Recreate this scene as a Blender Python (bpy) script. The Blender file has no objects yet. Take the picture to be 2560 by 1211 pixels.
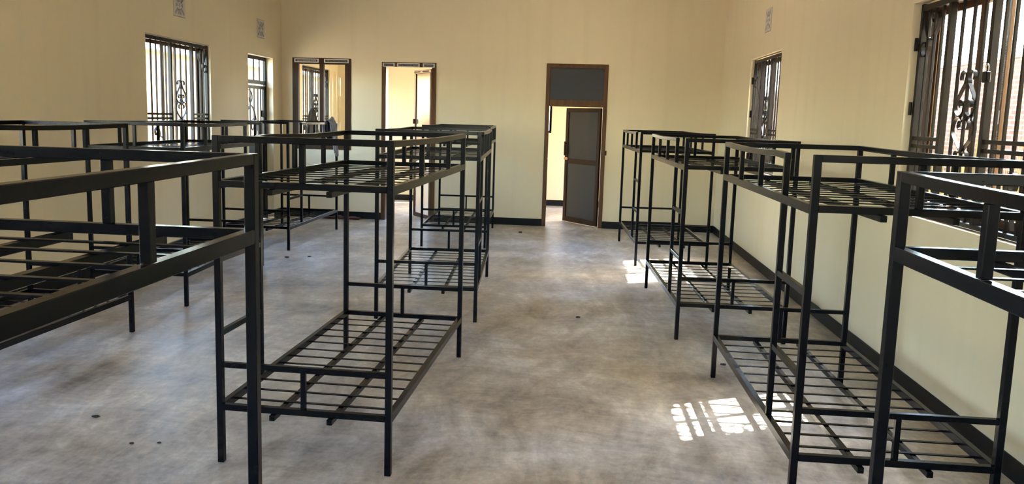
import bpy, bmesh, math, random
from mathutils import Vector, Matrix
random.seed(7)
PI = math.pi
scn = bpy.context.scene
COL = scn.collection

# ---------------------------------------------------------------- camera
YAW, PITCH, ROLL = -0.09574430, -0.13182736, 0.02742612
HC, FPX, CX, CY = 1.6838231, 1982.8176, -38.81535, -47.63059
fw = Vector((math.sin(YAW)*math.cos(PITCH), math.cos(YAW)*math.cos(PITCH), math.sin(PITCH)))
rt = Vector((math.cos(YAW), -math.sin(YAW), 0)); up = rt.cross(fw)
rt2 = math.cos(ROLL)*rt + math.sin(ROLL)*up
up2 = -math.sin(ROLL)*rt + math.cos(ROLL)*up
cam_d = bpy.data.cameras.new('camera'); cam = bpy.data.objects.new('camera', cam_d); COL.objects.link(cam)
R3 = Matrix((rt2, up2, -fw)).transposed()
cam.matrix_world = Matrix.Translation((0, 0, HC)) @ R3.to_4x4()
cam_d.sensor_fit = 'HORIZONTAL'; cam_d.sensor_width = 36
cam_d.lens = FPX*36/2560
cam_d.shift_x = -CX/2560; cam_d.shift_y = CY/2560
cam_d.clip_start = 0.02; cam_d.clip_end = 500
scn.camera = cam

# ---------------------------------------------------------------- light
scn.view_settings.view_transform = 'Standard'; scn.view_settings.look = 'None'
scn.view_settings.gamma = 1; scn.view_settings.use_curve_mapping = False
scn.view_settings.exposure = 4.25
SUNV = Vector((0.707, 0.349, 1.0)).normalized()        # towards the sun
w = bpy.data.worlds.new('sky'); scn.world = w; w.use_nodes = True
nt = w.node_tree; bg = nt.nodes['Background']
sky = nt.nodes.new('ShaderNodeTexSky'); sky.sky_type = 'NISHITA'; sky.sun_disc = False
sky.sun_elevation = math.asin(SUNV.z); sky.sun_rotation = math.atan2(SUNV.x, SUNV.y)
sky.dust_density = 1.5; sky.air_density = 1.2; sky.ozone_density = 1.0
nt.links.new(sky.outputs[0], bg.inputs[0]); bg.inputs[1].default_value = 0.42
sd = bpy.data.lights.new('sun', 'SUN'); sd.energy = 4.2; sd.angle = math.radians(0.6); sd.color = (1, .93, .8)
so = bpy.data.objects.new('sun', sd); COL.objects.link(so)
so.rotation_euler = (-SUNV).to_track_quat('-Z', 'Y').to_euler(); so.location = (8, 4, 12)
scn.cycles.max_bounces = 10; scn.cycles.diffuse_bounces = 6; scn.cycles.glossy_bounces = 4
scn.cycles.transparent_max_bounces = 12
scn.cycles.sample_clamp_indirect = 6
scn.cycles.use_denoising = True

# ---------------------------------------------------------------- dimensions
XR, YB, XL, YF, ZC = 2.1876, 12.498, -4.7138, -3.2, 3.75
BW, BL, BH, ZU, ZL, ZH = 0.824, 1.9, 1.5704, 1.3501, 0.2792, 0.486
TH = 0.2          # wall thickness

# ---------------------------------------------------------------- materials
def mat(name):
    m = bpy.data.materials.new(name); m.use_nodes = True
    return m, m.node_tree, m.node_tree.nodes['Principled BSDF']
def N(nt, t, **kw):
    n = nt.nodes.new(t)
    for k, v in kw.items():
        if k in n.inputs.keys(): n.inputs[k].default_value = v
        else: setattr(n, k, v)
    return n
def simple(name, col, rough=.5, metal=0, spec=.5):
    m, nt, b = mat(name)
    b.inputs['Base Color'].default_value = (*col, 1); b.inputs['Roughness'].default_value = rough
    b.inputs['Metallic'].default_value = metal; b.inputs['Specular IOR Level'].default_value = spec
    return m
def ramp(nt, fac, stops):
    r = nt.nodes.new('ShaderNodeValToRGB'); e = r.color_ramp.elements
    while len(e) < len(stops): e.new(.5)
    for i, (p, c) in enumerate(stops):
        e[i].position = p; e[i].color = (*c, 1) if len(c) == 3 else c
    nt.links.new(fac, r.inputs[0]); return r.outputs[0]
def coords(nt, scale=(1, 1, 1), rot=(0, 0, 0), kind='Object'):
    tc = nt.nodes.new('ShaderNodeTexCoord'); mp = nt.nodes.new('ShaderNodeMapping')
    mp.inputs['Scale'].default_value = scale; mp.inputs['Rotation'].default_value = rot
    nt.links.new(tc.outputs[kind], mp.inputs[0]); return mp.outputs[0]
def noise(nt, vec, scale, detail=4, rough=.55, dist=0):
    n = nt.nodes.new('ShaderNodeTexNoise'); n.inputs['Scale'].default_value = scale
    n.inputs['Detail'].default_value = detail; n.inputs['Roughness'].default_value = rough
    n.inputs['Distortion'].default_value = dist
    nt.links.new(vec, n.inputs['Vector']); return n.outputs['Fac']
def mixc(nt, fac, a, b, mode='MIX'):
    m = nt.nodes.new('ShaderNodeMix'); m.data_type = 'RGBA'; m.blend_type = mode
    for i, v in ((0, fac), (6, a), (7, b)):
        if isinstance(v, (int, float)): m.inputs[i].default_value = v
        elif isinstance(v, tuple): m.inputs[i].default_value = (*v, 1)
        else: nt.links.new(v, m.inputs[i])
    return m.outputs[2]
def bump(nt, b, h, strength=.2, dist=.01):
    n = nt.nodes.new('ShaderNodeBump'); n.inputs['Strength'].default_value = strength
    n.inputs['Distance'].default_value = dist
    nt.links.new(h, n.inputs['Height']); nt.links.new(n.outputs[0], b.inputs['Normal'])

# black enamel on welded steel
M_BLACK, nt, b = mat('black_enamel')
v = coords(nt); n1 = noise(nt, v, 9, 5); n2 = noise(nt, v, 60, 3)
chip = ramp(nt, noise(nt, v, 14, 6, .75), [(.845, (0, 0, 0)), (.855, (1, 1, 1))])
c = ramp(nt, n1, [(.3, (.0030, .0033, .0052)), (.7, (.0050, .0050, .0066))])
nt.links.new(c, b.inputs['Base Color'])
b.inputs['Roughness'].default_value = .21
b.inputs['Specular IOR Level'].default_value = .15
bump(nt, b, noise(nt, v, 38, 3, .5), .22, .0012)
# iron of the grilles
M_IRON, nt, b = mat('dark_iron')
v = coords(nt); c = ramp(nt, noise(nt, v, 12, 4), [(.3, (.006, .0045, .004)), (.7, (.012, .009, .008))])
nt.links.new(c, b.inputs['Base Color']); b.inputs['Roughness'].default_value = .36; b.inputs['Specular IOR Level'].default_value = .18
# painted plaster
def plaster(name, base, stain, k=1.0):
    m, nt, b = mat(name)
    v = coords(nt); big = noise(nt, v, .5, 3); fine = noise(nt, v, 45, 5)
    vs = coords(nt, (5.5, 5.5, .35)); st = ramp(nt, noise(nt, vs, 1.0, 4, .5), [(.52, (0, 0, 0)), (.78, (k, k, k))])
    c = mixc(nt, big, tuple(x*.96 for x in base), base)
    f = nt.nodes.new('ShaderNodeMath'); f.operation = 'MULTIPLY'; f.inputs[1].default_value = .5
    nt.links.new(st, f.inputs[0])
    nt.links.new(mixc(nt, f.outputs[0], c, stain), b.inputs['Base Color'])
    b.inputs['Roughness'].default_value = .55; b.inputs['Specular IOR Level'].default_value = .25
    bump(nt, b, fine, .05, .004); return m
M_WALL = plaster('cream_paint', (.80, .70, .495), (.68, .575, .39), .7)
M_CEIL = simple('ceiling_white', (.84, .80, .70), .7)
M_BASE = simple('black_skirting_paint', (.007, .008, .010), .4, 0, .15)
# troweled cement screed
M_FLOOR, nt, b = mat('cement_screed')
v = coords(nt)
def warped(v, wscale, amt):
    wn = nt.nodes.new('ShaderNodeTexNoise'); wn.inputs['Scale'].default_value = wscale; wn.inputs['Detail'].default_value = 2
    nt.links.new(v, wn.inputs['Vector'])
    sb = nt.nodes.new('ShaderNodeVectorMath'); sb.operation = 'SUBTRACT'; sb.inputs[1].default_value = (.5, .5, .5); nt.links.new(wn.outputs['Color'], sb.inputs[0])
    va = nt.nodes.new('ShaderNodeVectorMath'); va.operation = 'MULTIPLY_ADD'; va.inputs[1].default_value = (amt, amt, 0)
    nt.links.new(sb.outputs[0], va.inputs[0]); nt.links.new(v, va.inputs[2]); return va.outputs[0]
def mapped(v, scale, rz):
    mp = nt.nodes.new('ShaderNodeMapping'); mp.inputs['Scale'].default_value = scale; mp.inputs['Rotation'].default_value = (0, 0, rz)
    nt.links.new(v, mp.inputs[0]); return mp.outputs[0]
def mth(op, a, b_):
    m_ = nt.nodes.new('ShaderNodeMath'); m_.operation = op
    for i, q in enumerate((a, b_)):
        if isinstance(q, (int, float)): m_.inputs[i].default_value = q
        else: nt.links.new(q, m_.inputs[i])
    return m_.outputs[0]
v1 = warped(v, 1.1, .55)
cloud = noise(nt, v1, 1.25, 7, .66)                                       # soft clouds of lighter and darker cement
trowA = noise(nt, mapped(warped(v, .8, 1.0), (4.6, 1.0, 1), .55), 1.9, 9, .64)  # sweeping trowel marks
trowB = noise(nt, mapped(warped(v, .9, .9), (3.6, 1.0, 1), -.6), 2.2, 9, .64)
fine = noise(nt, v, 26, 6, .7)
trowC = noise(nt, mapped(warped(v, 1.2, .8), (7.0, 1.3, 1), .15), 3.4, 8, .66)
trowD = noise(nt, mapped(warped(v, 1.0, .7), (1.2, 5.5, 1), .35), 2.6, 8, .66)
sw = mth('ADD', mth('ADD', mth('ADD', mth('MULTIPLY', cloud, .38), mth('MULTIPLY', trowA, .17)), mth('ADD', mth('MULTIPLY', trowB, .13), mth('MULTIPLY', fine, .12))), mth('ADD', mth('MULTIPLY', trowC, .08), mth('MULTIPLY', trowD, .12)))
sw2 = noise(nt, v, .55, 3, .5)
spk = ramp(nt, noise(nt, v, 75, 3, .7), [(.82, (0, 0, 0)), (.86, (1, 1, 1))])
c1 = ramp(nt, sw, [(.40, (.16, .143, .125)), (.46, (.33, .305, .28)), (.52, (.50, .475, .445)), (.59, (.78, .755, .72))])
c2 = ramp(nt, sw2, [(.40, (.90, .895, .945)), (.60, (1.0, .885, .73))])
c = mixc(nt, 1.0, c1, c2, 'MULTIPLY')
nt.links.new(mixc(nt, mth('MULTIPLY', spk, .4), c, (.09, .08, .075)), b.inputs['Base Color'])
rr = ramp(nt, sw, [(.38, (.31, .31, .31)), (.62, (.46, .46, .46))]); nt.links.new(rr, b.inputs['Roughness'])
b.inputs['Specular IOR Level'].default_value = .45
bump(nt, b, sw, .22, .008)
M_ALU, nt, b = mat('brown_aluminium')
v = coords(nt, (1, 1, .1)); c = ramp(nt, noise(nt, v, 20, 3), [(.3, (.075, .036, .016)), (.7, (.115, .058, .026))])
nt.links.new(c, b.inputs['Base Color']); b.inputs['Roughness'].default_value = .36; b.inputs['Metallic'].default_value = .25; b.inputs['Specular IOR Level'].default_value = .25
M_ALUD = simple('dark_brown_aluminium', (.045, .024, .014), .42, 0, .12)
M_PANEL = simple('grey_composite_panel', (.046, .051, .058), .35, 0, .25)
M_TAPE = simple('silver_protective_film', (.66, .645, .62), .4)
M_TBLK = simple('film_black_band', (.02, .02, .022), .4)
M_TTXT = simple('film_lettering', (.42, .40, .37), .5)
M_VENT = simple('vent_block_cement', (.62, .585, .55), .8)
M_VSHADE = simple('vent_hollow_shade', (.004, .0035, .004), .9, 0, .05)  # near black: shade of the vent slots put into the colour
M_BRASS = simple('brass_lock', (.55, .27, .11), .35, .7)
M_STEEL = simple('padlock_steel', (.35, .34, .33), .3, .9)
# glass: mostly clear, a little mirror
def glass(name, tint, f=.06):
    m, nt, b = mat(name)
    tr = nt.nodes.new('ShaderNodeBsdfTransparent'); tr.inputs[0].default_value = (*tint, 1)
    gl = nt.nodes.new('ShaderNodeBsdfGlossy'); gl.inputs['Roughness'].default_value = .02
    lw = nt.nodes.new('ShaderNodeLayerWeight'); pw = nt.nodes.new('ShaderNodeMath'); pw.operation = 'POWER'; pw.inputs[1].default_value = 4.5
    nt.links.new(lw.outputs['Facing'], pw.inputs[0])
    fr = nt.nodes.new('ShaderNodeMath'); fr.operation = 'MULTIPLY_ADD'; fr.inputs[1].default_value = .5; fr.inputs[2].default_value = .03
    nt.links.new(pw.outputs[0], fr.inputs[0])
    mx = nt.nodes.new('ShaderNodeMixShader')
    nt.links.new(fr.outputs[0], mx.inputs[0]); nt.links.new(tr.outputs[0], mx.inputs[1]); nt.links.new(gl.outputs[0], mx.inputs[2])
    nt.links.new(mx.outputs[0], nt.nodes['Material Output'].inputs[0]); return m
M_GLASS = glass('clear_glass', (.93, .95, .94))
M_FROST = simple('pale_silver_panel', (.80, .81, .85), .16, .65, .6)
def fabric(name, a, bb):
    m, nt, b = mat(name); v = coords(nt)
    nt.links.new(ramp(nt, noise(nt, v, 8, 4), [(.35, a), (.65, bb)]), b.inputs['Base Color'])
    b.inputs['Roughness'].default_value = .9; return m
M_SHIRT = fabric('grey_blue_cloth', (.16, .19, .26), (.33, .34, .38))
M_DCLOTH = fabric('dark_grey_cloth', (.018, .015, .014), (.035, .03, .028))
M_RED = fabric('maroon_cloth', (.07, .025, .02), (.12, .05, .04))
M_CRUMB = simple('dark_crumb', (.03, .027, .022), .9)
M_LEAF = simple('leaf_green', (.10, .14, .025), .6)
M_DRY = simple('dry_grass_yellow', (.13, .095, .02), .8)
M_BARK = simple('bark', (.14, .10, .07), .9)
M_SOIL, nt, b = mat('pale_soil'); v = coords(nt)
nt.links.new(ramp(nt, noise(nt, v, .8, 6), [(.3, (.36, .25, .16)), (.7, (.46, .35, .25))]), b.inputs['Base Color']); b.inputs['Roughness'].default_value = .95
M_BRICK, nt, b = mat('red_brick'); v = coords(nt, (1, 1, 1))
sx = nt.nodes.new('ShaderNodeSeparateXYZ'); cb = nt.nodes.new('ShaderNodeCombineXYZ'); nt.links.new(v, sx.inputs[0])
nt.links.new(sx.outputs['Y'], cb.inputs['X']); nt.links.new(sx.outputs['Z'], cb.inputs['Y'])
bt = nt.nodes.new('ShaderNodeTexBrick'); bt.inputs['Scale'].default_value = 1; bt.inputs['Brick Width'].default_value = .22
bt.inputs['Row Height'].default_value = .078; bt.inputs['Mortar Size'].default_value = .010
bt.inputs['Color1'].default_value = (.075, .026, .013, 1); bt.inputs['Color2'].default_value = (.11, .042, .022, 1); bt.inputs['Mortar'].default_value = (.20, .15, .11, 1)
nt.links.new(cb.outputs[0], bt.inputs['Vector']); nt.links.new(bt.outputs['Color'], b.inputs['Base Color']); b.inputs['Roughness'].default_value = .9
M_OCHRE = simple('ochre_paint', (.30, .15, .045), .8)
M_ROOF = simple('iron_roof', (.45, .42, .40), .5, .3)

# ---------------------------------------------------------------- mesh helpers
def bm_box(bm, a, b):
    x0, x1 = sorted((a[0], b[0])); y0, y1 = sorted((a[1], b[1])); z0, z1 = sorted((a[2], b[2]))
    v = [bm.verts.new((x, y, z)) for x in (x0, x1) for y in (y0, y1) for z in (z0, z1)]
    for f in ((0, 1, 3, 2), (4, 6, 7, 5), (0, 4, 5, 1), (2, 3, 7, 6), (0, 2, 6, 4), (1, 5, 7, 3)):
        bm.faces.new([v[i] for i in f])
def bm_bar(bm, p, q, wx, h, up=(0, 0, 1)):
    p, q, up = Vector(p), Vector(q), Vector(up); d = (q-p).normalized()
    if abs(d.dot(up)) > .95: up = Vector((0, 1, 0))
    s = d.cross(up).normalized(); u = s.cross(d).normalized()
    vs = [bm.verts.new(e + s*a*wx/2 + u*c*h/2) for e in (p, q) for a, c in ((-1, -1), (1, -1), (1, 1), (-1, 1))]
    for f in ((3, 2, 1, 0), (4, 5, 6, 7), (0, 1, 5, 4), (1, 2, 6, 5), (2, 3, 7, 6), (3, 0, 4, 7)):
        bm.faces.new([vs[i] for i in f])
def finish(bm, name, m, parent=None, bevel=0, smooth=False):
    if bevel:
        bmesh.ops.bevel(bm, geom=list(bm.edges), offset=bevel, segments=1, affect='EDGES')
    bmesh.ops.recalc_face_normals(bm, faces=list(bm.faces))
    me = bpy.data.meshes.new(name); bm.to_mesh(me); bm.free(); me.materials.append(m)
    if smooth:
        for p in me.polygons: p.use_smooth = True
    o = bpy.data.objects.new(name, me); COL.objects.link(o)
    if parent: o.parent = parent
    return o
def box(name, a, b, m, parent=None, bevel=0):
    bm = bmesh.new(); bm_box(bm, a, b); return finish(bm, name, m, parent, bevel)
def bar(name, p, q, wx, h, m, parent=None, bevel=0, up=(0, 0, 1)):
    bm = bmesh.new(); bm_bar(bm, p, q, wx, h, up); return finish(bm, name, m, parent, bevel)
def empty(name, loc=(0, 0, 0), rz=0):
    o = bpy.data.objects.new(name, None); COL.objects.link(o); o.location = loc; o.rotation_euler = (0, 0, rz)
    o.empty_display_size = .1; return o
def tag(o, label, cat, group=None):
    o['label'] = label; o['category'] = cat
    if group: o['group'] = group
    return o
def struct(o): o['kind'] = 'structure'; return o
def copy_tree(o, parent=None):
    c = o.copy(); COL.objects.link(c)
    if parent: c.parent = parent
    for ch in list(o.children): copy_tree(ch, c)
    return c

# ---------------------------------------------------------------- room shell
def wall(name, axis, p0, p1, a0, a1, z0, z1, holes, m=M_WALL):
    """slab between planes p0,p1 on `axis`; a = other horizontal axis; holes (a0,a1,z0,z1)"""
    A = sorted({a0, a1, *[h[0] for h in holes], *[h[1] for h in holes]})
    Z = sorted({z0, z1, *[h[2] for h in holes], *[h[3] for h in holes]})
    solid = lambda i, j: 0 <= i < len(A)-1 and 0 <= j < len(Z)-1 and not any(h[0] <= (A[i]+A[i+1])/2 <= h[1] and h[2] <= (Z[j]+Z[j+1])/2 <= h[3] for h in holes)
    bm = bmesh.new(); cache = {}
    def V(p, a, z):
        k = (round(p, 5), round(a, 5), round(z, 5))
        if k not in cache: cache[k] = bm.verts.new((p, a, z) if axis == 'x' else (a, p, z))
        return cache[k]
    for i in range(len(A)-1):
        for j in range(len(Z)-1):
            if not solid(i, j): continue
            a, b_, c, d = A[i], A[i+1], Z[j], Z[j+1]
            for p in (p0, p1): bm.faces.new([V(p, a, c), V(p, b_, c), V(p, b_, d), V(p, a, d)])
            if not solid(i-1, j): bm.faces.new([V(p0, a, c), V(p1, a, c), V(p1, a, d), V(p0, a, d)])
            if not solid(i+1, j): bm.faces.new([V(p0, b_, c), V(p1, b_, c), V(p1, b_, d), V(p0, b_, d)])
            if not solid(i, j-1): bm.faces.new([V(p0, a, c), V(p1, a, c), V(p1, b_, c), V(p0, b_, c)])
            if not solid(i, j+1): bm.faces.new([V(p0, a, d), V(p1, a, d), V(p1, b_, d), V(p0, b_, d)])
    return struct(finish(bm, name, m))
WZ0, WZ1 = 1.125, 2.505
WR = [(9.02, 10.56), (4.04, 5.625), (-.95, .565)]          # right wall windows (near, far edge)
WL = [(8.42, 9.975), (3.455, 4.97), (-1.53, -.015)]         # left wall windows
DL = (11.165, 12.11)                                        # doorway in the left wall
YR = 15.55                                                  # far wall of the rooms beyond
WA = (13.45, 15.0)                                         # window of the room beyond, left wall
VR, VL = (9.60, 9.90), [(9.05, 9.34), (11.50, 11.78)]
VZ = (2.765, 3.035)
O1 = (-4.54, -3.585, 1.105, 2.55); D2 = (-3.085, -2.212, 0, 2.51); D3 = (-.485, .467, 0, 2.54)
wall('wall_right', 'x', XR, XR+TH, YF-TH, YR+TH, 0, ZC, [(a, b_, WZ0, WZ1) for a, b_ in WR]+[(*VR, *VZ), (13.4, 14.9, WZ0, WZ1)])
wall('wall_left', 'x', XL-TH, XL, YF-TH, YR+TH, 0, ZC, [(a, b_, WZ0, WZ1) for a, b_ in WL]+[(*DL, 0, WZ1), (*WA, WZ0, WZ1)]+[(*v_, *VZ) for v_ in VL])
wall('wall_back', 'y', YB, YB+.15, XL, XR, 0, ZC, [O1, D2, D3])
wall('wall_rear', 'y', YF-TH, YF, XL, XR, 0, ZC, [(-1.9, -.4, WZ0, WZ1)])
wall('wall_beyond', 'y', YR, YR+TH, XL, XR, 0, ZC, [(-1.62, -.47, 1.42, 2.32), (-2.85, -1.85, WZ0, WZ1)])  # second hole: opening out of view, added to brighten the left room beyond
wall('wall_partition', 'x', -1.62, -1.72, YB+.15, YR, 0, ZC, [])
struct(box('floor', (XL-TH, YF-TH, -.15), (XR+TH, YR+TH, 0), M_FLOOR))
struct(box('ceiling', (XL-TH, YF-TH, ZC), (XR+TH, YR+TH, ZC+.12), M_CEIL))
BT, BZ = .012, .1124
def baseboard(name, segs):
    bm = bmesh.new()
    for a, b_ in segs: bm_box(bm, a, b_)
    struct(finish(bm, name, M_BASE, bevel=.002))
baseboard('baseboard_back', [((XL+BT, YB-BT, 0), (D2[0], YB, BZ)), ((D2[1], YB-BT, 0), (D3[0], YB, BZ)), ((D3[1], YB-BT, 0), (XR-BT, YB, BZ))])
baseboard('baseboard_right', [((XR-BT, YF, 0), (XR, YB-BT, BZ))])
baseboard('baseboard_left', [((XL, YF, 0), (XL+BT, DL[0], BZ)), ((XL, DL[1], 0), (XL+BT, YB-BT, BZ))])
baseboard('baseboard_beyond', [((XL, YR-BT, 0), (-1.72, YR, BZ)), ((-1.62, YR-BT, 0), (XR, YR, BZ))])

# portals help the sky find the windows (they add no light)
def portal(loc, sx, sy, rot):
    l = bpy.data.lights.new('daylight_portal', 'AREA'); l.shape = 'RECTANGLE'; l.size = sx; l.size_y = sy
    l.cycles.is_portal = True
    o = bpy.data.objects.new('daylight_portal', l); COL.objects.link(o); o.location = loc; o.rotation_euler = rot
zc, hz = (WZ0+WZ1)/2, WZ1-WZ0
for a, b_ in WR+[(13.4, 14.9)]: portal((XR+TH+.01, (a+b_)/2, zc), hz, b_-a, (0, PI/2, 0))
for a, b_ in WL+[WA]: portal((XL-TH-.01, (a+b_)/2, zc), hz, b_-a, (0, -PI/2, 0))
portal((XL-TH-.01, sum(DL)/2, WZ1/2), WZ1, DL[1]-DL[0], (0, -PI/2, 0))
portal((-1.15, YF-TH-.01, zc), 1.5, hz, (-PI/2, 0, 0))
portal((-2.35, YR+TH+.01, zc), 1.0, hz, (PI/2, 0, 0))  # portal of the added, unseen opening
portal((-1.045, YR+TH+.01, 1.87), 1.15, .9, (PI/2, 0, 0))

# ---------------------------------------------------------------- lettering
def text_mesh(name, body, size, m, parent, mw):
    cu = bpy.data.curves.new('t', 'FONT'); cu.body = body; cu.size = size; cu.align_x = 'CENTER'; cu.align_y = 'CENTER'
    cu.extrude = .0004
    t = bpy.data.objects.new('t', cu); COL.objects.link(t)
    bpy.context.view_layer.update()
    me = bpy.data.meshes.new_from_object(t.evaluated_get(bpy.context.evaluated_depsgraph_get()))
    bpy.data.objects.remove(t); bpy.data.curves.remove(cu)
    me.name = name; me.materials.clear(); me.materials.append(m); me.transform(mw)
    o = bpy.data.objects.new(name, me); COL.objects.link(o); o.parent = parent; return o
WORDS = 'Kasmin Aluminium Profile'
FACE_BACK = Matrix(((1, 0, 0, 0), (0, 0, -1, 0), (0, 1, 0, 0), (0, 0, 0, 1)))     # text facing -y
UPSIDE = Matrix.Rotation(PI, 4, 'Z')

# ---------------------------------------------------------------- windows
def win_frame(n, xs, y0, y1, z0, z1, stiles, out):
    """sliding window: brown aluminium frame, sash stiles, glass. xs = x of the frame plane, out=+-1"""
    r = struct(empty('window_%d' % n, (xs, (y0+y1)/2, z0)))
    r2 = lambda p: (p[0]-xs, p[1]-(y0+y1)/2, p[2]-z0)
    bm = bmesh.new(); t = .045; d = .035
    for a, b_ in (((xs-d, y0, z0), (xs+d, y0+t, z1)), ((xs-d, y1-t, z0), (xs+d, y1, z1)), ((xs-d, y0+t, z0), (xs+d, y1-t, z0+t)), ((xs-d, y0+t, z1-t), (xs+d, y1-t, z1))):
        bm_box(bm, r2(a), r2(b_))
    finish(bm, 'window_frame', M_ALUD, r, .002)
    mid = (y0+y1)/2
    for k, (ya, yb) in enumerate(((y0+t, stiles[1]), (stiles[0], y1-t))):
        xo = xs+out*(.012 if k else -.012); bm = bmesh.new(); e = .042
        for a, b_ in (((xo-.01, ya, z0+t), (xo+.01, ya+e, z1-t)), ((xo-.01, yb-e, z0+t), (xo+.01, yb, z1-t)), ((xo-.01, ya+e, z0+t), (xo+.01, yb-e, z0+t+e)), ((xo-.01, ya+e, z1-t-e), (xo+.01, yb-e, z1-t))):
            bm_box(bm, r2(a), r2(b_))
        s = finish(bm, 'window_sash', M_ALU, r, .001)
        box('glass_pane', r2((xo-.002, ya+e-.005, z0+t+e-.005)), r2((xo+.002, yb-e+.005, z1-t-e+.005)), M_GLASS, s)
    return r
k = 0
WN = {}
for a, b_ in WR[:2]:
    k += 1; WN[k] = win_frame(k, XR+.14, a, b_, WZ0, WZ1, (b_-.95, b_-.66), 1)
k += 1; WN[k] = win_frame(k, XL-.14, *WL[0], WZ0, WZ1, (WL[0][1]-.95, WL[0][1]-.66), -1)
k += 1; win_frame(k, XL-.14, *WA, WZ0, WZ1, (WA[1]-.9, WA[1]-.6), -1)
k += 1; win_frame(k, XR+.14, *WR[2], WZ0, WZ1, (WR[2][1]-.95, WR[2][1]-.66), 1)
k += 1; win_frame(k, XL-.14, *WL[1], WZ0, WZ1, (WL[1][1]-.95, WL[1][1]-.66), -1)
k += 1; win_frame(k, XL-.14, *WL[2], WZ0, WZ1, (WL[2][1]-.95, WL[2][1]-.66), -1)
# lettering on the near window's sash stile and far jamb
yv = WR[1][1]-.95+.021
W2 = WN[2]
vt = Matrix(((0, 0, -1, 0), (-1, 0, 0, 0), (0, 1, 0, 0), (0, 0, 0, 1)))           # facing -x
for (yy, xx) in ((yv, .14+.012-.0105), (WR[1][1]-.022, .14-.0355)):
    for zz in (1.50, 2.02):
        p = Vector((xx-.14-.0006, yy-(WR[1][0]+WR[1][1])/2, zz-WZ0))
        text_mesh('lettering', WORDS, .036, M_TTXT, W2, Matrix.Translation(p) @ vt @ Matrix.Rotation(PI/2, 4, 'Z'))
    box('film_patch', (xx-.14-.0012, yy-(WR[1][0]+WR[1][1])/2-.012, 1.725-WZ0), (xx-.14-.0002, yy-(WR[1][0]+WR[1][1])/2+.012, 1.80-WZ0), M_TAPE, W2)

# ---------------------------------------------------------------- wrought iron grilles
def spline(pts, n=8):
    P = [Vector(p) for p in pts]; P = [2*P[0]-P[1]]+P+[2*P[-1]-P[-2]]; out = []
    for i in range(1, len(P)-2):
        for s in range(n):
            t = s/n; a, b_, c, d = P[i-1:i+3]
            out.append(.5*((2*b_)+(c-a)*t+(2*a-5*b_+4*c-d)*t*t+(3*b_-a-3*c+d)*t**3))
    return out+[P[-2]]
def curl(cx, cz, r, a0, a1, n=14, r1=.35):
    n *= 2
    """spiral arc shrinking from r to r*r1"""
    return [(cx+r*(1-(1-r1)*i/n)*math.cos(a0+(a1-a0)*i/n), cz+r*(1-(1-r1)*i/n)*math.sin(a0+(a1-a0)*i/n)) for i in range(n+1)]
def ribbon(name, pts2, conv, parent, wd=.02, th=.005, m=None):
    """flat bar following a 2D path (u,z); conv maps (u,z,depth) to local 3D"""
    bm = bmesh.new(); P = [Vector((p[0], p[1])) for p in pts2]; rings = []
    for i, p in enumerate(P):
        t = (P[min(i+1, len(P)-1)]-P[max(i-1, 0)]).normalized(); nn = Vector((-t.y, t.x))*th/2
        rings.append([bm.verts.new(conv(p.x+s*nn.x, p.y+s*nn.y, dd)) for s, dd in ((-1, -wd/2), (1, -wd/2), (1, wd/2), (-1, wd/2))])
    for a, b_ in zip(rings, rings[1:]):
        for j in range(4): bm.faces.new([a[j], a[(j+1) % 4], b_[(j+1) % 4], b_[j]])
    bm.faces.new(rings[0]); bm.faces.new(rings[-1])
    return finish(bm, name, m or M_IRON, parent)
H0 = WZ0; GH = WZ1-WZ0
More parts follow.
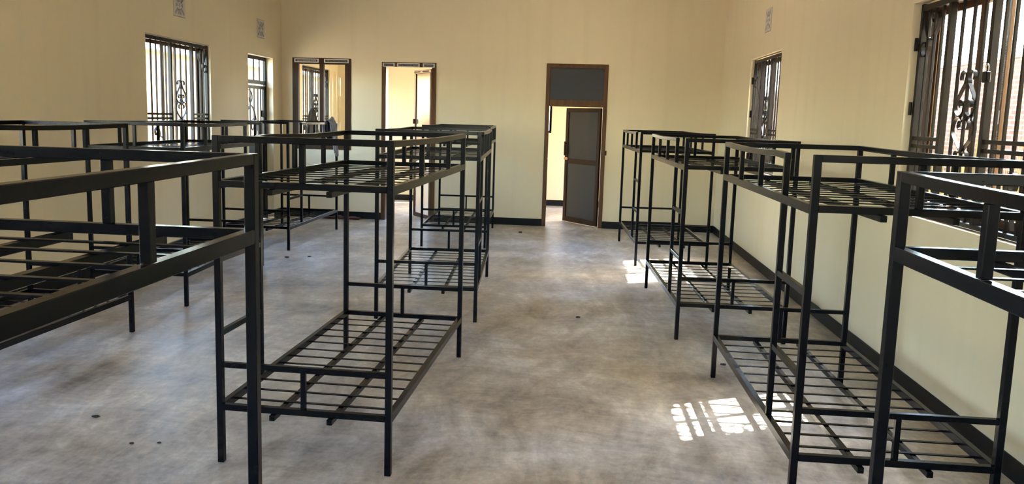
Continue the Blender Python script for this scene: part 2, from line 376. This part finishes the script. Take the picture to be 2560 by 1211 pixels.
def make_grille(label, xpl, yfar, wall_side, group='wrought iron window grilles', width=1.5):
    """u runs from the far edge towards the camera; local origin at far bottom corner"""
    g = empty('window_grille', (xpl, yfar, WZ0)); tag(g, label, 'window grille', group)
    cv = lambda u, z, dd=0: Vector((dd, -u, z-WZ0))
    z0, z1 = WZ0+.005, WZ1-.008
    bm = bmesh.new()
    for (u0, u1, a, b_) in ((.004, .034, z0, z1), (width-.034, width-.004, z0, z1), (.034, width-.034, z0+.004, z0+.03), (.034, width-.034, z1-.045, z1-.01)):
        bm_box(bm, cv(u0, a, -.018), cv(u1, b_, .018))
    finish(bm, 'grille_frame', M_IRON, g, .0015)
    for u, t in ((.105, .016), (.20, .016), (.30, .016), (.42, .038), (.565, .016), (.70, .016), (.83, .016), (.945, .038), (1.05, .016), (1.155, .016), (1.265, .016), (1.375, .016)):
        bm = bmesh.new(); bm_box(bm, cv(u-t/2, z0+.03, -t/2), cv(u+t/2, z1-.045, t/2)); finish(bm, 'grille_bar', M_IRON, g, .001)
    for u0, u1 in ((.034, .403), (.962, width-.034)):
        for zz in (1.575, 1.625):
            bm = bmesh.new(); bm_box(bm, cv(u0, zz-.012, -.011), cv(u1, zz+.012, .011)); finish(bm, 'grille_rail', M_IRON, g, .001)
    uc = .70
    for s in (-1, 1):
        q = lambda L: [(uc+s*a, b_) for a, b_ in L]
        path = q(curl(.046, 1.995, .034, -PI*.2, PI*1.25, 12, 1.0) + spline([(.025, 1.955), (.075, 1.90), (.118, 1.845), (.115, 1.80), (.07, 1.768), (.022, 1.785), (.012, 1.82)], 5) + curl(.044, 1.835, .03, PI*1.05, -PI*.3, 10, .7))
        ribbon('scroll', path, cv, g, .022)
        path = q(curl(.036, 1.715, .026, -PI*.6, PI*.75, 9, 1.0)[::1] + spline([(.02, 1.745), (.06, 1.768), (.108, 1.745), (.133, 1.69), (.10, 1.64), (.04, 1.59), (.012, 1.565)], 5) + curl(.046, 1.535, .03, PI*.8, -PI*.4, 10, .8))
        ribbon('scroll', path, cv, g, .022)
    for flip in (0, 1):
        f = (lambda u, z, dd=0: cv(u, z, dd)) if not flip else (lambda u, z, dd=0: cv(1.36-u, WZ0+WZ1-z, dd))
        ribbon('scroll', spline([(.03, 2.45), (.06, 2.36), (.10, 2.285), (.15, 2.262), (.21, 2.29), (.25, 2.35), (.24, 2.41), (.19, 2.425), (.165, 2.39), (.185, 2.36)], 5), f, g, .024)
        ribbon('scroll', spline([(.135, 2.27), (.135, 2.21), (.105, 2.165), (.06, 2.16), (.036, 2.20), (.05, 2.245), (.085, 2.245), (.09, 2.215)], 5), f, g, .024)
    for zz in (1.28, 1.82, 2.24):
        bm = bmesh.new(); bmesh.ops.create_cone(bm, cap_ends=True, segments=12, radius1=.011, radius2=.011, depth=.085, matrix=Matrix.Translation(cv(-.004, zz, -.028)))
        finish(bm, 'hinge', M_IRON, g, 0)
    return g
gr = make_grille('wrought iron scroll grille in the big window at the right edge of the photo', XR+.06, WR[1][1]-.02, 1, width=1.55)
pl = empty('padlock', (XR+.02, 4.60, 2.00)); tag(pl, 'small black padlock with thin steel shackle on the nearest right window grille', 'padlock')
box('lock_body', (-.022, -.024, -.055), (.004, .024, .005), M_BLACK, pl, .004)
ribbon('shackle', spline([(-.014, .0), (-.016, .03), (0, .046), (.016, .03), (.014, 0)], 5), lambda u, z, dd=0: Vector((dd-.009, u, z)), pl, .005, .005, M_STEEL)
g2 = copy_tree(gr); g2.location = (XR+.06, WR[0][1]-.015, WZ0); g2['label'] = 'iron scroll grille in the far window of the right wall'
g3 = copy_tree(gr); g3.location = (XL-.05, WL[0][1]+.01, WZ0); g3['label'] = 'iron scroll grille in the glaring window of the left wall'
g4 = copy_tree(gr); g4.location = (XL-.05, WA[1]+.01, WZ0); g4['label'] = 'iron grille seen through the brown-framed opening, in the room behind'

# ---------------------------------------------------------------- openings in the back wall
def film_strip(parent, xc, wdt, z, y, cuts=True, size=.030):
    box('protective_film', (xc-wdt/2, y-.0012, z-.030), (xc+wdt/2, y-.0002, z+.030), M_TAPE, parent)
    box('film_band', (xc-wdt/2+.02, y-.002, z-.0175), (xc+wdt/2-.02, y-.0013, z+.0175), M_TBLK, parent)
    text_mesh('lettering', WORDS, size, M_TTXT, parent, Matrix.Translation((xc, y-.0024, z)) @ FACE_BACK @ UPSIDE)
# opening 1: brown frame, mullion
r = struct(empty('window_8', ((O1[0]+O1[1])/2, YB, O1[2]))); ox, oz = (O1[0]+O1[1])/2, O1[2]
hw, hh, t = (O1[1]-O1[0])/2, O1[3]-O1[2], .095
bm = bmesh.new(); y0, y1 = -.012, .06
for a, b_ in (((-hw, y0, 0), (-hw+t, y1, hh)), ((hw-t, y0, 0), (hw, y1, hh)), ((-hw+t, y0, 0), (hw-t, y1, t)), ((-hw+t, y0, hh-t), (hw-t, y1, hh))): bm_box(bm, a, b_)
finish(bm, 'window_frame', M_ALUD, r, .003)
box('mullion', (-.035, y0+.004, t), (.035, y1, hh-t), M_ALUD, r, .002)
film_strip(r, -hw/2-.005, .40, hh-.042, y0); film_strip(r, hw/2+.005, .40, hh-.042, y0)
for s in (-1, 1):
    box('glass_pane', (s*.03, .028, t-.005), (s*(hw-t+.005), .032, hh-t+.005), M_GLASS, r)
# door 2: frame + open leaf with pale panel
r = struct(empty('door_2', ((D2[0]+D2[1])/2, YB, 0))); hw, hh, t = (D2[1]-D2[0])/2, D2[3], .07
bm = bmesh.new()
for a, b_ in (((-hw, -.012, 0), (-hw+t, .07, hh)), ((hw-t, -.012, 0), (hw, .07, hh)), ((-hw+t, -.012, hh-t), (hw-t, .07, hh))): bm_box(bm, a, b_)
bm_box(bm, (hw-t, .07, 0), (hw-.03, .15, hh)); bm_box(bm, (-hw+.03, .07, 0), (-hw+t, .15, hh))
finish(bm, 'door_frame', M_ALU, r, .003)
film_strip(r, -.01, .36, hh-.042, -.012); film_strip(r, -.325, .19, hh-.042, -.012, size=.016); film_strip(r, .315, .19, hh-.042, -.012, size=.016)
def leaf(parent, hinge, free, ztop, m_frame, m_panel, midrail, st=.07):
    """door leaf in a local frame: x along leaf from hinge, y thickness"""
    d = Vector(free)-Vector(hinge); L = d.length; ang = math.atan2(d.y, d.x)
    bm = bmesh.new(); z0 = .012
    pcs = [((0, -.02, z0), (st, .02, ztop)), ((L-st, -.02, z0), (L, .02, ztop)), ((st, -.02, z0), (L-st, .02, z0+st*1.2)), ((st, -.02, ztop-st), (L-st, .02, ztop))]
    if midrail: pcs.append(((st, -.02, midrail-.04), (L-st, .02, midrail+.04)))
    for a, b_ in pcs: bm_box(bm, a, b_)
    o = finish(bm, 'door_leaf', m_frame, parent, .002)
    o.location = (hinge[0]-parent.location.x, hinge[1]-parent.location.y, 0); o.rotation_euler = (0, 0, ang)
    box('door_panel', (st-.005, -.006, z0+st), (L-st+.005, .006, ztop-st+.01), m_panel, o)
    return o, L
lf, L = leaf(r, (-2.285, YB+.09), (-2.665, 13.11), 2.42, M_ALUD, M_FROST, None, .055)
# faces the camera side: +y local is towards the room when leaf angle > 90deg
box('protective_film', (.03, .0205, 2.37), (L-.03, .0212, 2.415), M_TAPE, lf)
box('protective_film', (L-.052, .0205, 1.0), (L-.004, .0212, 2.36), M_TAPE, lf)
for u in (.1, .42): box('film_band', (u, .0213, 2.382), (u+.24, .0217, 2.404), M_TBLK, lf)
box('door_lock', (L-.05, .02, 1.55), (L-.01, .05, 1.63), M_ALUD, lf, .003)
# door 3: frame with grey transom panel + grey leaf ajar
r = struct(empty('door_3', ((D3[0]+D3[1])/2, YB, 0))); hw, hh, t = (D3[1]-D3[0])/2, D3[3], .062
bm = bmesh.new()
for a, b_ in (((-hw, -.012, 0), (-hw+t, .08, hh)), ((hw-t, -.012, 0), (hw, .08, hh)), ((-hw+t, -.012, hh-t), (hw-t, .08, hh)), ((-hw+t, -.012, 1.885), (hw-t, .08, 1.99))): bm_box(bm, a, b_)
finish(bm, 'door_frame', M_ALU, r, .003)
box('transom_panel', (-hw+t-.005, .01, 1.985), (hw-t+.005, .022, hh-t+.005), M_PANEL, r)
box('door_catch', (hw-.004, -.022, 1.15), (hw+.022, .0, 1.22), M_ALUD, r, .004)
box('striker_plate', (-hw+t-.008, -.016, 1.06), (-hw+t+.004, -.006, 1.09), M_BRASS, r, .002)
lf, L = leaf(r, (.388, YB+.075), (-.15, 13.235), 1.875, M_ALUD, M_PANEL, 1.015, .065)
bmh = bmesh.new()
for a, b_ in (((L-.05, .045, 1.10), (L-.022, .062, 1.33)), ((L-.045, .02, 1.115), (L-.027, .05, 1.14)), ((L-.045, .02, 1.29), (L-.027, .05, 1.315))): bm_box(bmh, a, b_)
finish(bmh, 'pull_handle', M_ALUD, lf, .003)
box('door_lock', (L-.09, .02, 1.03), (L+.006, .034, 1.07), M_BRASS, lf, .003)
box('bottom_seal', (.0, -.022, .002), (L, .023, .014), simple('pale_seal', (.75, .72, .68), .6), lf)
# small window seen through door 3
r = struct(empty('window_9', (-1.045, YR+.05, 1.42)))
bm = bmesh.new()
for a, b_ in (((-.575, -.04, 0), (-.53, .04, .90)), ((.53, -.04, 0), (.575, .04, .90)), ((-.53, -.04, 0), (.53, .04, .045)), ((-.53, -.04, .855), (.53, .04, .90))): bm_box(bm, a, b_)
finish(bm, 'window_frame', M_BLACK, r, .003)
box('window_sash', (.46, -.02, .045), (.505, .02, .855), M_ALU, r, .002); box('glass_pane', (-.53, -.003, .045), (.53, .003, .855), M_GLASS, r)

# ---------------------------------------------------------------- steel door in the left wall
DX = XL-.125
r = struct(empty('door_1', (DX, (DL[0]+DL[1])/2, 0))); hw = (DL[1]-DL[0])/2
bm = bmesh.new()
for a, b_ in (((-.02, -hw, 0), (.02, -hw+.045, WZ1)), ((-.02, hw-.045, 0), (.02, hw, WZ1)), ((-.02, -hw+.045, WZ1-.05), (.02, hw-.045, WZ1)), ((-.02, -hw+.045, 2.09), (.02, hw-.045, 2.15))): bm_box(bm, a, b_)
finish(bm, 'door_frame', M_IRON, r, .002)
for yy in (-.24, .02, .24): box('transom_bar', (-.009, yy-.011, 2.15), (.009, yy+.011, WZ1-.05), M_IRON, r)
box('transom_glass', (-.016, -hw+.045, 2.15), (-.012, hw-.045, WZ1-.05), M_GLASS, r)
bm = bmesh.new(); e = .05; L0, L1 = -hw+.05, hw-.05
for a, b_ in (((-.018, L0, .02), (.018, L0+e, 2.07)), ((-.018, L1-e, .02), (.018, L1, 2.07)), ((-.018, L0+e, 2.02), (.018, L1-e, 2.07)), ((-.018, L0+e, .02), (.018, L1-e, .07)), ((-.018, L0+e, 1.17), (.018, L1-e, 1.23))): bm_box(bm, a, b_)
lf = finish(bm, 'door_leaf', M_IRON, r, .002)
box('door_panel', (-.004, L0+e, .07), (.004, L1-e, 1.17), M_BASE, lf)
box('door_glass', (-.014, L0+e, 1.23), (-.010, L1-e, 2.02), M_GLASS, lf)
for yy in (-.27, -.12, .03, .17, .28): box('door_bar', (-.008, yy-.013, 1.23), (.008, yy+.013, 2.02), M_IRON, lf)
for yy in (-.2, .1): box('stiffener', (.004, yy-.015, .07), (.016, yy+.015, 1.17), M_IRON, lf)
box('lock_box', (-.02, L1-.13, 1.60), (.03, L1+.03, 1.70), M_IRON, lf, .003)
for zz in (.62, 1.42): box('hinge', (.018, L1+.0, zz), (.04, L1+.045, zz+.11), M_IRON, lf, .006)
cvd = lambda u, z, dd=0: Vector((dd+.006, u, z))
ribbon('scroll', spline([(-.18, 2.0), (-.10, 1.97), (-.06, 1.90), (-.09, 1.83), (-.14, 1.82), (-.16, 1.88), (-.12, 1.90)], 5), cvd, lf, .02, .008)
ribbon('scroll', spline([(-.22, 1.70), (-.12, 1.77), (-.02, 1.72), (.06, 1.60), (.10, 1.46), (.07, 1.34), (.0, 1.28)], 6), cvd, lf, .02, .014)
for s in (0, 1): ribbon('scroll', [(-.02+.08*math.cos(a*PI/10), 1.48+.09*math.sin(a*PI/10)) for a in range(0, 15)] if not s else spline([(-.02, 1.58), (.03, 1.52), (.0, 1.45), (-.06, 1.40)], 5), cvd, lf, .018, .008)

# ---------------------------------------------------------------- ventilation blocks
def vent(label, x, y0, y1, face):
    """cast block with a pattern of slots; face=+1 looks to +x"""
    yc, zc_ = (y0+y1)/2, sum(VZ)/2; h = (VZ[1]-VZ[0])/2; wv = (y1-y0)/2
    g = empty('vent_block', (x, yc, zc_)); tag(g, label, 'vent', 'cast ventilation blocks high on the walls')
    box('vent_shade_back', (-face*.10, -wv+.003, -h+.003), (-face*.02, wv-.003, h-.003), M_VSHADE, g)  # near-black box, paints the shade seen through the slots
    S = []     # slots as quads in (y,z)
    for s in (-1, 1):
        for (p, q, r0, r1) in (((s*.035, .03), (s*.105, .105), .010, .016), ((s*.035, -.03), (s*.105, -.105), .010, .016)): S.append((p, q, r0, r1))
        for i, uu in enumerate((-.036, -.013, .013, .036)): S.append(((uu*.6, s*.045), (uu, s*.108), .006, .0085))
        S.append(((s*.045, 0), (s*.085, 0), .006, .024))
    S.append(((0, -.018), (0, .018), .013, .013))
    n = 56; bm = bmesh.new(); dx = 2*wv/n; dz = 2*h/n
    def hole(y, z):
        for p, q, a, b_ in S:
            P, Q, X = Vector(p), Vector(q), Vector((y, z)); d = Q-P; t = (X-P).dot(d)/d.length_squared
            if 0 <= t <= 1 and (X-P-d*t).length < a+(b_-a)*t: return True
        return False
    grid = [[hole(-wv+(i+.5)*dx, -h+(j+.5)*dz) for j in range(n)] for i in range(n)]
    f0, f1 = face*.004, -face*.02; ca = {}
    def V(i, j, k_):
        if (i, j, k_) not in ca: ca[(i, j, k_)] = bm.verts.new(((f0, f1)[k_], -wv+.005+i*dx*.966, -h+.005+j*dz*.963))
        return ca[(i, j, k_)]
    sol = lambda i, j: 0 <= i < n and 0 <= j < n and not grid[i][j]
    for i in range(n):
        for j in range(n):
            if grid[i][j]: continue
            bm.faces.new([V(i, j, 0), V(i+1, j, 0), V(i+1, j+1, 0), V(i, j+1, 0)])
            if not sol(i-1, j): bm.faces.new([V(i, j, 0), V(i, j+1, 0), V(i, j+1, 1), V(i, j, 1)])
            if not sol(i+1, j): bm.faces.new([V(i+1, j, 0), V(i+1, j+1, 0), V(i+1, j+1, 1), V(i+1, j, 1)])
            if not sol(i, j-1): bm.faces.new([V(i, j, 0), V(i+1, j, 0), V(i+1, j, 1), V(i, j, 1)])
            if not sol(i, j+1): bm.faces.new([V(i, j+1, 0), V(i+1, j+1, 0), V(i+1, j+1, 1), V(i, j+1, 1)])
    finish(bm, 'vent_face', M_VENT, g)
vent('grey cast vent block above the glaring left window, cut by the top of the photo', XL, *VL[0], 1)
vent('small grey vent block above the steel door, close to the left corner', XL, *VL[1], 1)
vent('small vent block high on the right wall above its far window', XR, *VR, -1)

# ---------------------------------------------------------------- bunk beds
T = .030
def make_bunk(side, label):
    """side -1: ladder on the left (x=0) near end; +1: mirrored. origin = near-left post"""
    g = empty('bunk_bed'); tag(g, label, 'bunk bed', 'black metal bunk beds')
    X = lambda x: x if side < 0 else BW-x
    def bb(name, a, b_, par=g, bev=.0018): return box(name, (X(a[0]), a[1], a[2]), (X(b_[0]), b_[1], b_[2]), M_BLACK, par, bev)
    h = T/2
    for x in (0, BW):
        for y in (0, BL):
            p = bb('corner_post', (x-h, y-h, 0), (x+h, y+h, BH))
    for zc_, nm in ((ZU, 'upper'), (ZL, 'lower')):
        for x in (0, BW): bb('side_rail', (x-h, h, zc_-.025), (x+h, BL-h, zc_+.015))
        for y in (0, BL): bb('end_rail', (h, y-h, zc_-.016), (BW-h, y+h, zc_+.014))
        for x in (BW*.325, BW*.665): bb('support_bar', (x-.013, -.034, zc_-.044), (x+.013, BL+.038, zc_-.017))
        bm = bmesh.new()
        for i in range(12):
            y = BL*(i+1)/13+random.uniform(-.006, .006); dz = random.uniform(-.001, .001)
            bm_bar(bm, (X(h-.002), y, zc_-.013+dz), (X(BW-h+.002), y+random.uniform(-.004, .004), zc_-.013+dz), .017, .005)
        finish(bm, 'slats', M_BLACK, g)
    for y in (0, BL):
        bb('end_guard_rail', (h, y-h, BH-T), (BW-h, y+h, BH))
        bb('guard_upright', (BW/2-.0125, y-.0125, ZU+.014), (BW/2+.0125, y+.0125, BH-T))
        bb('headboard_rail', (h, y-.0125, ZH-.0125), (BW-h, y+.0125, ZH+.0125))
        bb('headboard_upright', (BW/2-.0115, y-.0115, ZL+.014), (BW/2+.0115, y+.0115, ZH-.0125))
    # full guard on the far side from the ladder
    def rail_path(name, x, pts):
        bm = bmesh.new(); rings = []
        for (y, z) in pts: rings.append([bm.verts.new((X(x)+a, y, z+c)) for a, c in ((-h, -h), (h, -h), (h, h), (-h, h))])
        for a, b_ in zip(rings, rings[1:]):
            for j in range(4): bm.faces.new([a[j], a[(j+1) % 4], b_[(j+1) % 4], b_[j]])
        bm.faces.new(rings[0]); bm.faces.new(rings[-1]); finish(bm, name, M_BLACK, g, .0018)
    sag = lambda s: -.011*math.sin(PI*s)
    rail_path('side_guard_rail', BW, [(h+(BL-T)*i/8, BH-h+sag(i/8)*.6) for i in range(9)])
    for y in (.33*BL, .72*BL): bb('guard_upright', (BW-.0125, y-.0125, ZU+.016), (BW+.0125, y+.0125, BH-T-.004))
    LP = BL*.24
    rail_path('side_guard_rail', 0, [(LP-h+(BL-LP)*i/8, BH-h-(.010 if i == 0 else 0)+sag(i/8)) for i in range(9)])
    for y in (.50*BL, .755*BL): bb('guard_upright', (-.0125, y-.0125, ZU+.016), (.0125, y+.0125, BH-T-.010))
    bb('ladder_post', (-.0135, LP-.0135, ZL+.016), (.0135, LP+.0135, BH-T))
    for f in (1/3, 2/3):
        z = ZL+(ZU-ZL)*f; bb('ladder_rung', (-.012, h, z-.014), (.012, LP-.0135, z+.014))
    return g
A = make_bunk(-1, 'x'); Bm = make_bunk(1, 'x')
beds = [
 # proto, x, y, rot, label
 ('A', -1.692, .170, .001, 'nearest black bunk bed on the left, cut off by the left edge'),
 ('A', -1.639, 3.509, -.030, 'black bunk bed seen whole left of the aisle, both slatted levels visible'),
 ('B', -1.591, 6.317, .060, 'black bunk bed directly behind the whole one left of the aisle'),
 ('B', -1.940, 10.063, .051, 'black bunk bed close to the back wall, right of the open white door'),
 ('A', .758, 9.306, .046, 'farthest black bunk bed in the right row, nearest the grey door'),
 ('A', .847, 6.162, .037, 'third black bunk bed from the front in the right row'),
 ('A', .986, 3.354, .004, 'second black bunk bed in the right row, over the barred sun pattern on the floor'),
 ('A', .892, .349, 0, 'nearest black bunk bed on the right, cut off by the right edge'),
 ('B', -4.156, 3.673, -.027, 'black bunk bed by the left wall, seen behind the nearest bunk'),
 ('R', -4.100, 6.353, .049, 'black bunk bed by the left wall below its glaring barred window'),
 ('B', -4.271, 9.323, -.011, 'black bunk bed in the far left corner with a grey garment hung on it'),
]
used = {}
for kind, x, y, rz, lab in beds:
    src = Bm if kind == 'B' else A
    o = src if src not in used.values() else copy_tree(src)
    if o is src: used[kind+str(len(used))] = src
    o['label'] = lab
    if kind == 'R':
        c, s = math.cos(rz), math.sin(rz)
        o.location = (x+BW*c-BL*s, y+BW*s+BL*c, 0); o.rotation_euler = (0, 0, rz+PI)
    else:
        o.location = (x, y, 0); o.rotation_euler = (0, 0, rz)

# ---------------------------------------------------------------- cloth things
def cloth(name, label, cat, m, prof, loc, rz=0, folds=5, amp=.012):
    """hanging cloth: prof = list of (z, u_left, u_right); folded surface with thickness"""
    bm = bmesh.new(); nu = 28; rows = []
    for iz, (z, a, b_) in enumerate(prof):
        row = []
        for i in range(nu+1):
            s = i/nu; u = a+(b_-a)*s
            y = amp*math.sin(s*folds*2*PI+iz*.35)*(1+.4*math.sin(iz*.9))+.006*math.sin(s*17+iz)
            row.append(bm.verts.new((u, y, z+.006*math.sin(s*9+iz*1.3))))
        rows.append(row)
    for r0, r1 in zip(rows, rows[1:]):
        for i in range(nu): bm.faces.new([r0[i], r0[i+1], r1[i+1], r1[i]])
    o = finish(bm, name, m, None, 0, True); o.location = loc; o.rotation_euler = (0, 0, rz)
    md = o.modifiers.new('thick', 'SOLIDIFY'); md.thickness = .006; md.offset = 0
    return tag(o, label, cat)
# shirt over the right guard rail of the far left-row bunk (rail x ~ -3.43, y 10.9)
bm = bmesh.new(); nu = 24
import itertools
ppath = [(-.035, 1.33), (-.038, 1.40), (-.034, 1.47), (-.028, 1.54), (-.012, 1.578), (.0, 1.592), (.014, 1.585), (.026, 1.55), (.03, 1.48), (.034, 1.40), (.036, 1.32), (.038, 1.24), (.038, 1.16), (.037, 1.10)]
rows = []
for k_, (px, pz) in enumerate(ppath):
    row = []; wdt = .30 if k_ < 8 else .30-.026*(k_-7)
    for i in range(nu+1):
        s = i/nu; yy = (s-.5)*wdt+(.02*(k_-7) if k_ > 7 else 0)
        f = .012*math.sin(s*22+k_*.25)+.006*math.sin(s*41); top = 1 if 3 < k_ < 7 else 0
        dz = (.045*math.exp(-((s-.72)/.16)**2) if top else 0)+(.012*math.sin(s*15) if not top else 0)
        row.append(bm.verts.new((px+(f+.012)*(1 if px > 0 else -1)*(0 if top else 1), yy, pz+dz+(.02*math.sin(s*7) if k_ in (0, 13) else 0))))
    rows.append(row)
for r0, r1 in zip(rows, rows[1:]):
    for i in range(nu): bm.faces.new([r0[i], r0[i+1], r1[i+1], r1[i]])
o = finish(bm, 'shirt', M_SHIRT, None, 0, True); o.location = (-3.430, 10.93, 0); o.rotation_euler = (0, 0, -.011)
md = o.modifiers.new('thick', 'SOLIDIFY'); md.thickness = .005; md.offset = 1
tag(o, 'grey blue garment draped over the guard rail of the far left-row bunk bed', 'shirt')
cloth('jacket', 'dark grey cloth hanging on the grille seen through the brown-framed opening', 'jacket', M_DCLOTH,
      [(1.76, -.04, .06), (1.70, -.09, .12), (1.62, -.14, .20), (1.54, -.17, .27), (1.46, -.22, .33), (1.38, -.26, .40), (1.30, -.28, .46), (1.24, -.27, .48)],
      (XL+.03, 13.86, 0), PI/2, 4, .018)
# folded cloth on the floor by the back wall
bm = bmesh.new()
nx, ny = 20, 6
for lay in range(2):
    G = [[bm.verts.new((-.30+.6*i/nx+(.02 if lay else 0)*math.sin(j), -.07+.14*j/ny+.012*math.sin(i*.9+lay), .004+.022*lay+(.018+.012*math.sin(i*.7+lay*2))*math.sin(PI*j/ny)*(1-abs(2*i/nx-1)**4))) for j in range(ny+1)] for i in range(nx+1)]
    for i in range(nx):
        for j in range(ny): bm.faces.new([G[i][j], G[i+1][j], G[i+1][j+1], G[i][j+1]])
o = finish(bm, 'folded_cloth', M_RED, None, 0, True); o.location = (-3.70, 12.39, .0); md = o.modifiers.new('thick', 'SOLIDIFY'); md.thickness = .004; md.offset = 1
tag(o, 'maroon folded cloth lying on the floor along the back wall skirting', 'cloth')
# crumbs on the floor
DB = [((-2.55, 3.93), .020, 'dark crumb on the floor at lower left, the largest of the group'), ((-2.17, 3.63), .014, 'dark crumb on the floor at lower left, middle of the short trail'),
      ((-2.04, 3.66), .012, 'small dark crumb at the right end of the trail on the lower left floor'), ((.08, 6.69), .020, 'brown leaf scrap alone in the middle of the aisle'),
      ((-.76, 11.66), .030, 'dark scrap on the floor before the back wall, left of the grey door'), ((1.10, 5.54), .022, 'dark crumb on the floor left of the second right-row bunk'),
      ((-3.29, 8.83), .028, 'dark scrap on the floor near the far left-row bunk, left one of two'), ((-3.06, 8.94), .022, 'dark scrap on the floor near the far left-row bunk, right one of two')]
for (x, y), s, lab in DB:
    bm = bmesh.new(); bmesh.ops.create_icosphere(bm, subdivisions=2, radius=s)
    for v_ in bm.verts: v_.co = Vector((v_.co.x*(1+random.uniform(-.3, .3)), v_.co.y*.6*(1+random.uniform(-.3, .3)), v_.co.z*.3*(1+random.uniform(-.3, .3))))
    o = finish(bm, 'floor_scrap', M_CRUMB, None, 0, True); o.location = (x, y, s*.27); tag(o, lab, 'scrap', 'scraps on the cement floor')

# ---------------------------------------------------------------- outside
struct(box('ground', (-60, -60, -.5), (60, 70, -.16), M_SOIL))
b1 = empty('brick_building', (6.8, 14, -.16)); tag(b1, 'low red brick building outside the big right-hand window', 'building')
box('wall', (0, -7.0, 0), (.25, 26, 3.0), M_BRICK, b1); box('coping', (-.03, -7.0, 3.0), (.28, 26, 3.06), M_VENT, b1)
b2 = empty('ochre_building', (-13, 22, -.16)); tag(b2, 'ochre painted building outside the glaring left window', 'building')
box('wall', (-4, -9, 0), (0, 30, 3.6), M_OCHRE, b2); box('roof', (-4.4, -9.4, 3.6), (.4, 30.4, 3.75), M_ROOF, b2)
b3 = empty('sun_blocker', (4.0, -8, -.16)); tag(b3, 'plain cream block added outside, out of view, to cut off the sun patch', 'building')  # unseen block, added to shade the near side of the window's sun patch
box('wall', (0, 0, 0), (4.5, 13.8, 5.1), M_WALL, b3); box('roof', (-.05, -.05, 5.1), (4.6, 13.85, 5.2), M_ROOF, b3)
def tree(loc, hgt, rad, n, label, trunk_r=.12, ls=.13):
    t = empty('tree', loc); tag(t, label, 'tree', 'trees outside')
    bm = bmesh.new(); bmesh.ops.create_cone(bm, cap_ends=True, segments=10, radius1=trunk_r, radius2=trunk_r*.5, depth=hgt, matrix=Matrix.Translation((0, 0, hgt/2))); finish(bm, 'trunk', M_BARK, t, 0, True)
    bm = bmesh.new()
    for _ in range(n):
        d = Vector((random.gauss(0, 1), random.gauss(0, 1), random.gauss(0, .8))).normalized()*rad*random.uniform(.35, 1)
        c = Vector((0, 0, hgt))+d; a = Vector((random.uniform(-1, 1), random.uniform(-1, 1), random.uniform(-1, 1))).normalized(); bb_ = a.orthogonal().normalized()
        q = ls*random.uniform(.6, 1.2)
        vs = [bm.verts.new(c+a*q), bm.verts.new(c+bb_*q*.45), bm.verts.new(c-a*q), bm.verts.new(c-bb_*q*.45)]; bm.faces.new(vs)
    finish(bm, 'foliage', M_LEAF, t)
tree((9.3, 13.5, -.16), 4.6, 1.7, 2600, 'yellow-green tree behind the brick building at the upper right window corner')
# stand of dry grass along the brick wall
bm = bmesh.new()
for _ in range(2600):
    x, y = 6.2+random.uniform(-.5, .3), random.uniform(8, 26); h_ = random.uniform(.6, 2.0); a = random.uniform(0, 6.28); l = random.uniform(-.2, .2)
    p = Vector((x, y, -.16)); s = Vector((math.cos(a), math.sin(a), 0))*.025
    vs = [bm.verts.new(p-s), bm.verts.new(p+s), bm.verts.new(p+Vector((l, l*.6, h_)))]; bm.faces.new(vs)
o = finish(bm, 'dry_grass', M_DRY); tag(o, 'dry yellow grass outside along the brick building', 'grass'); o['kind'] = 'stuff'
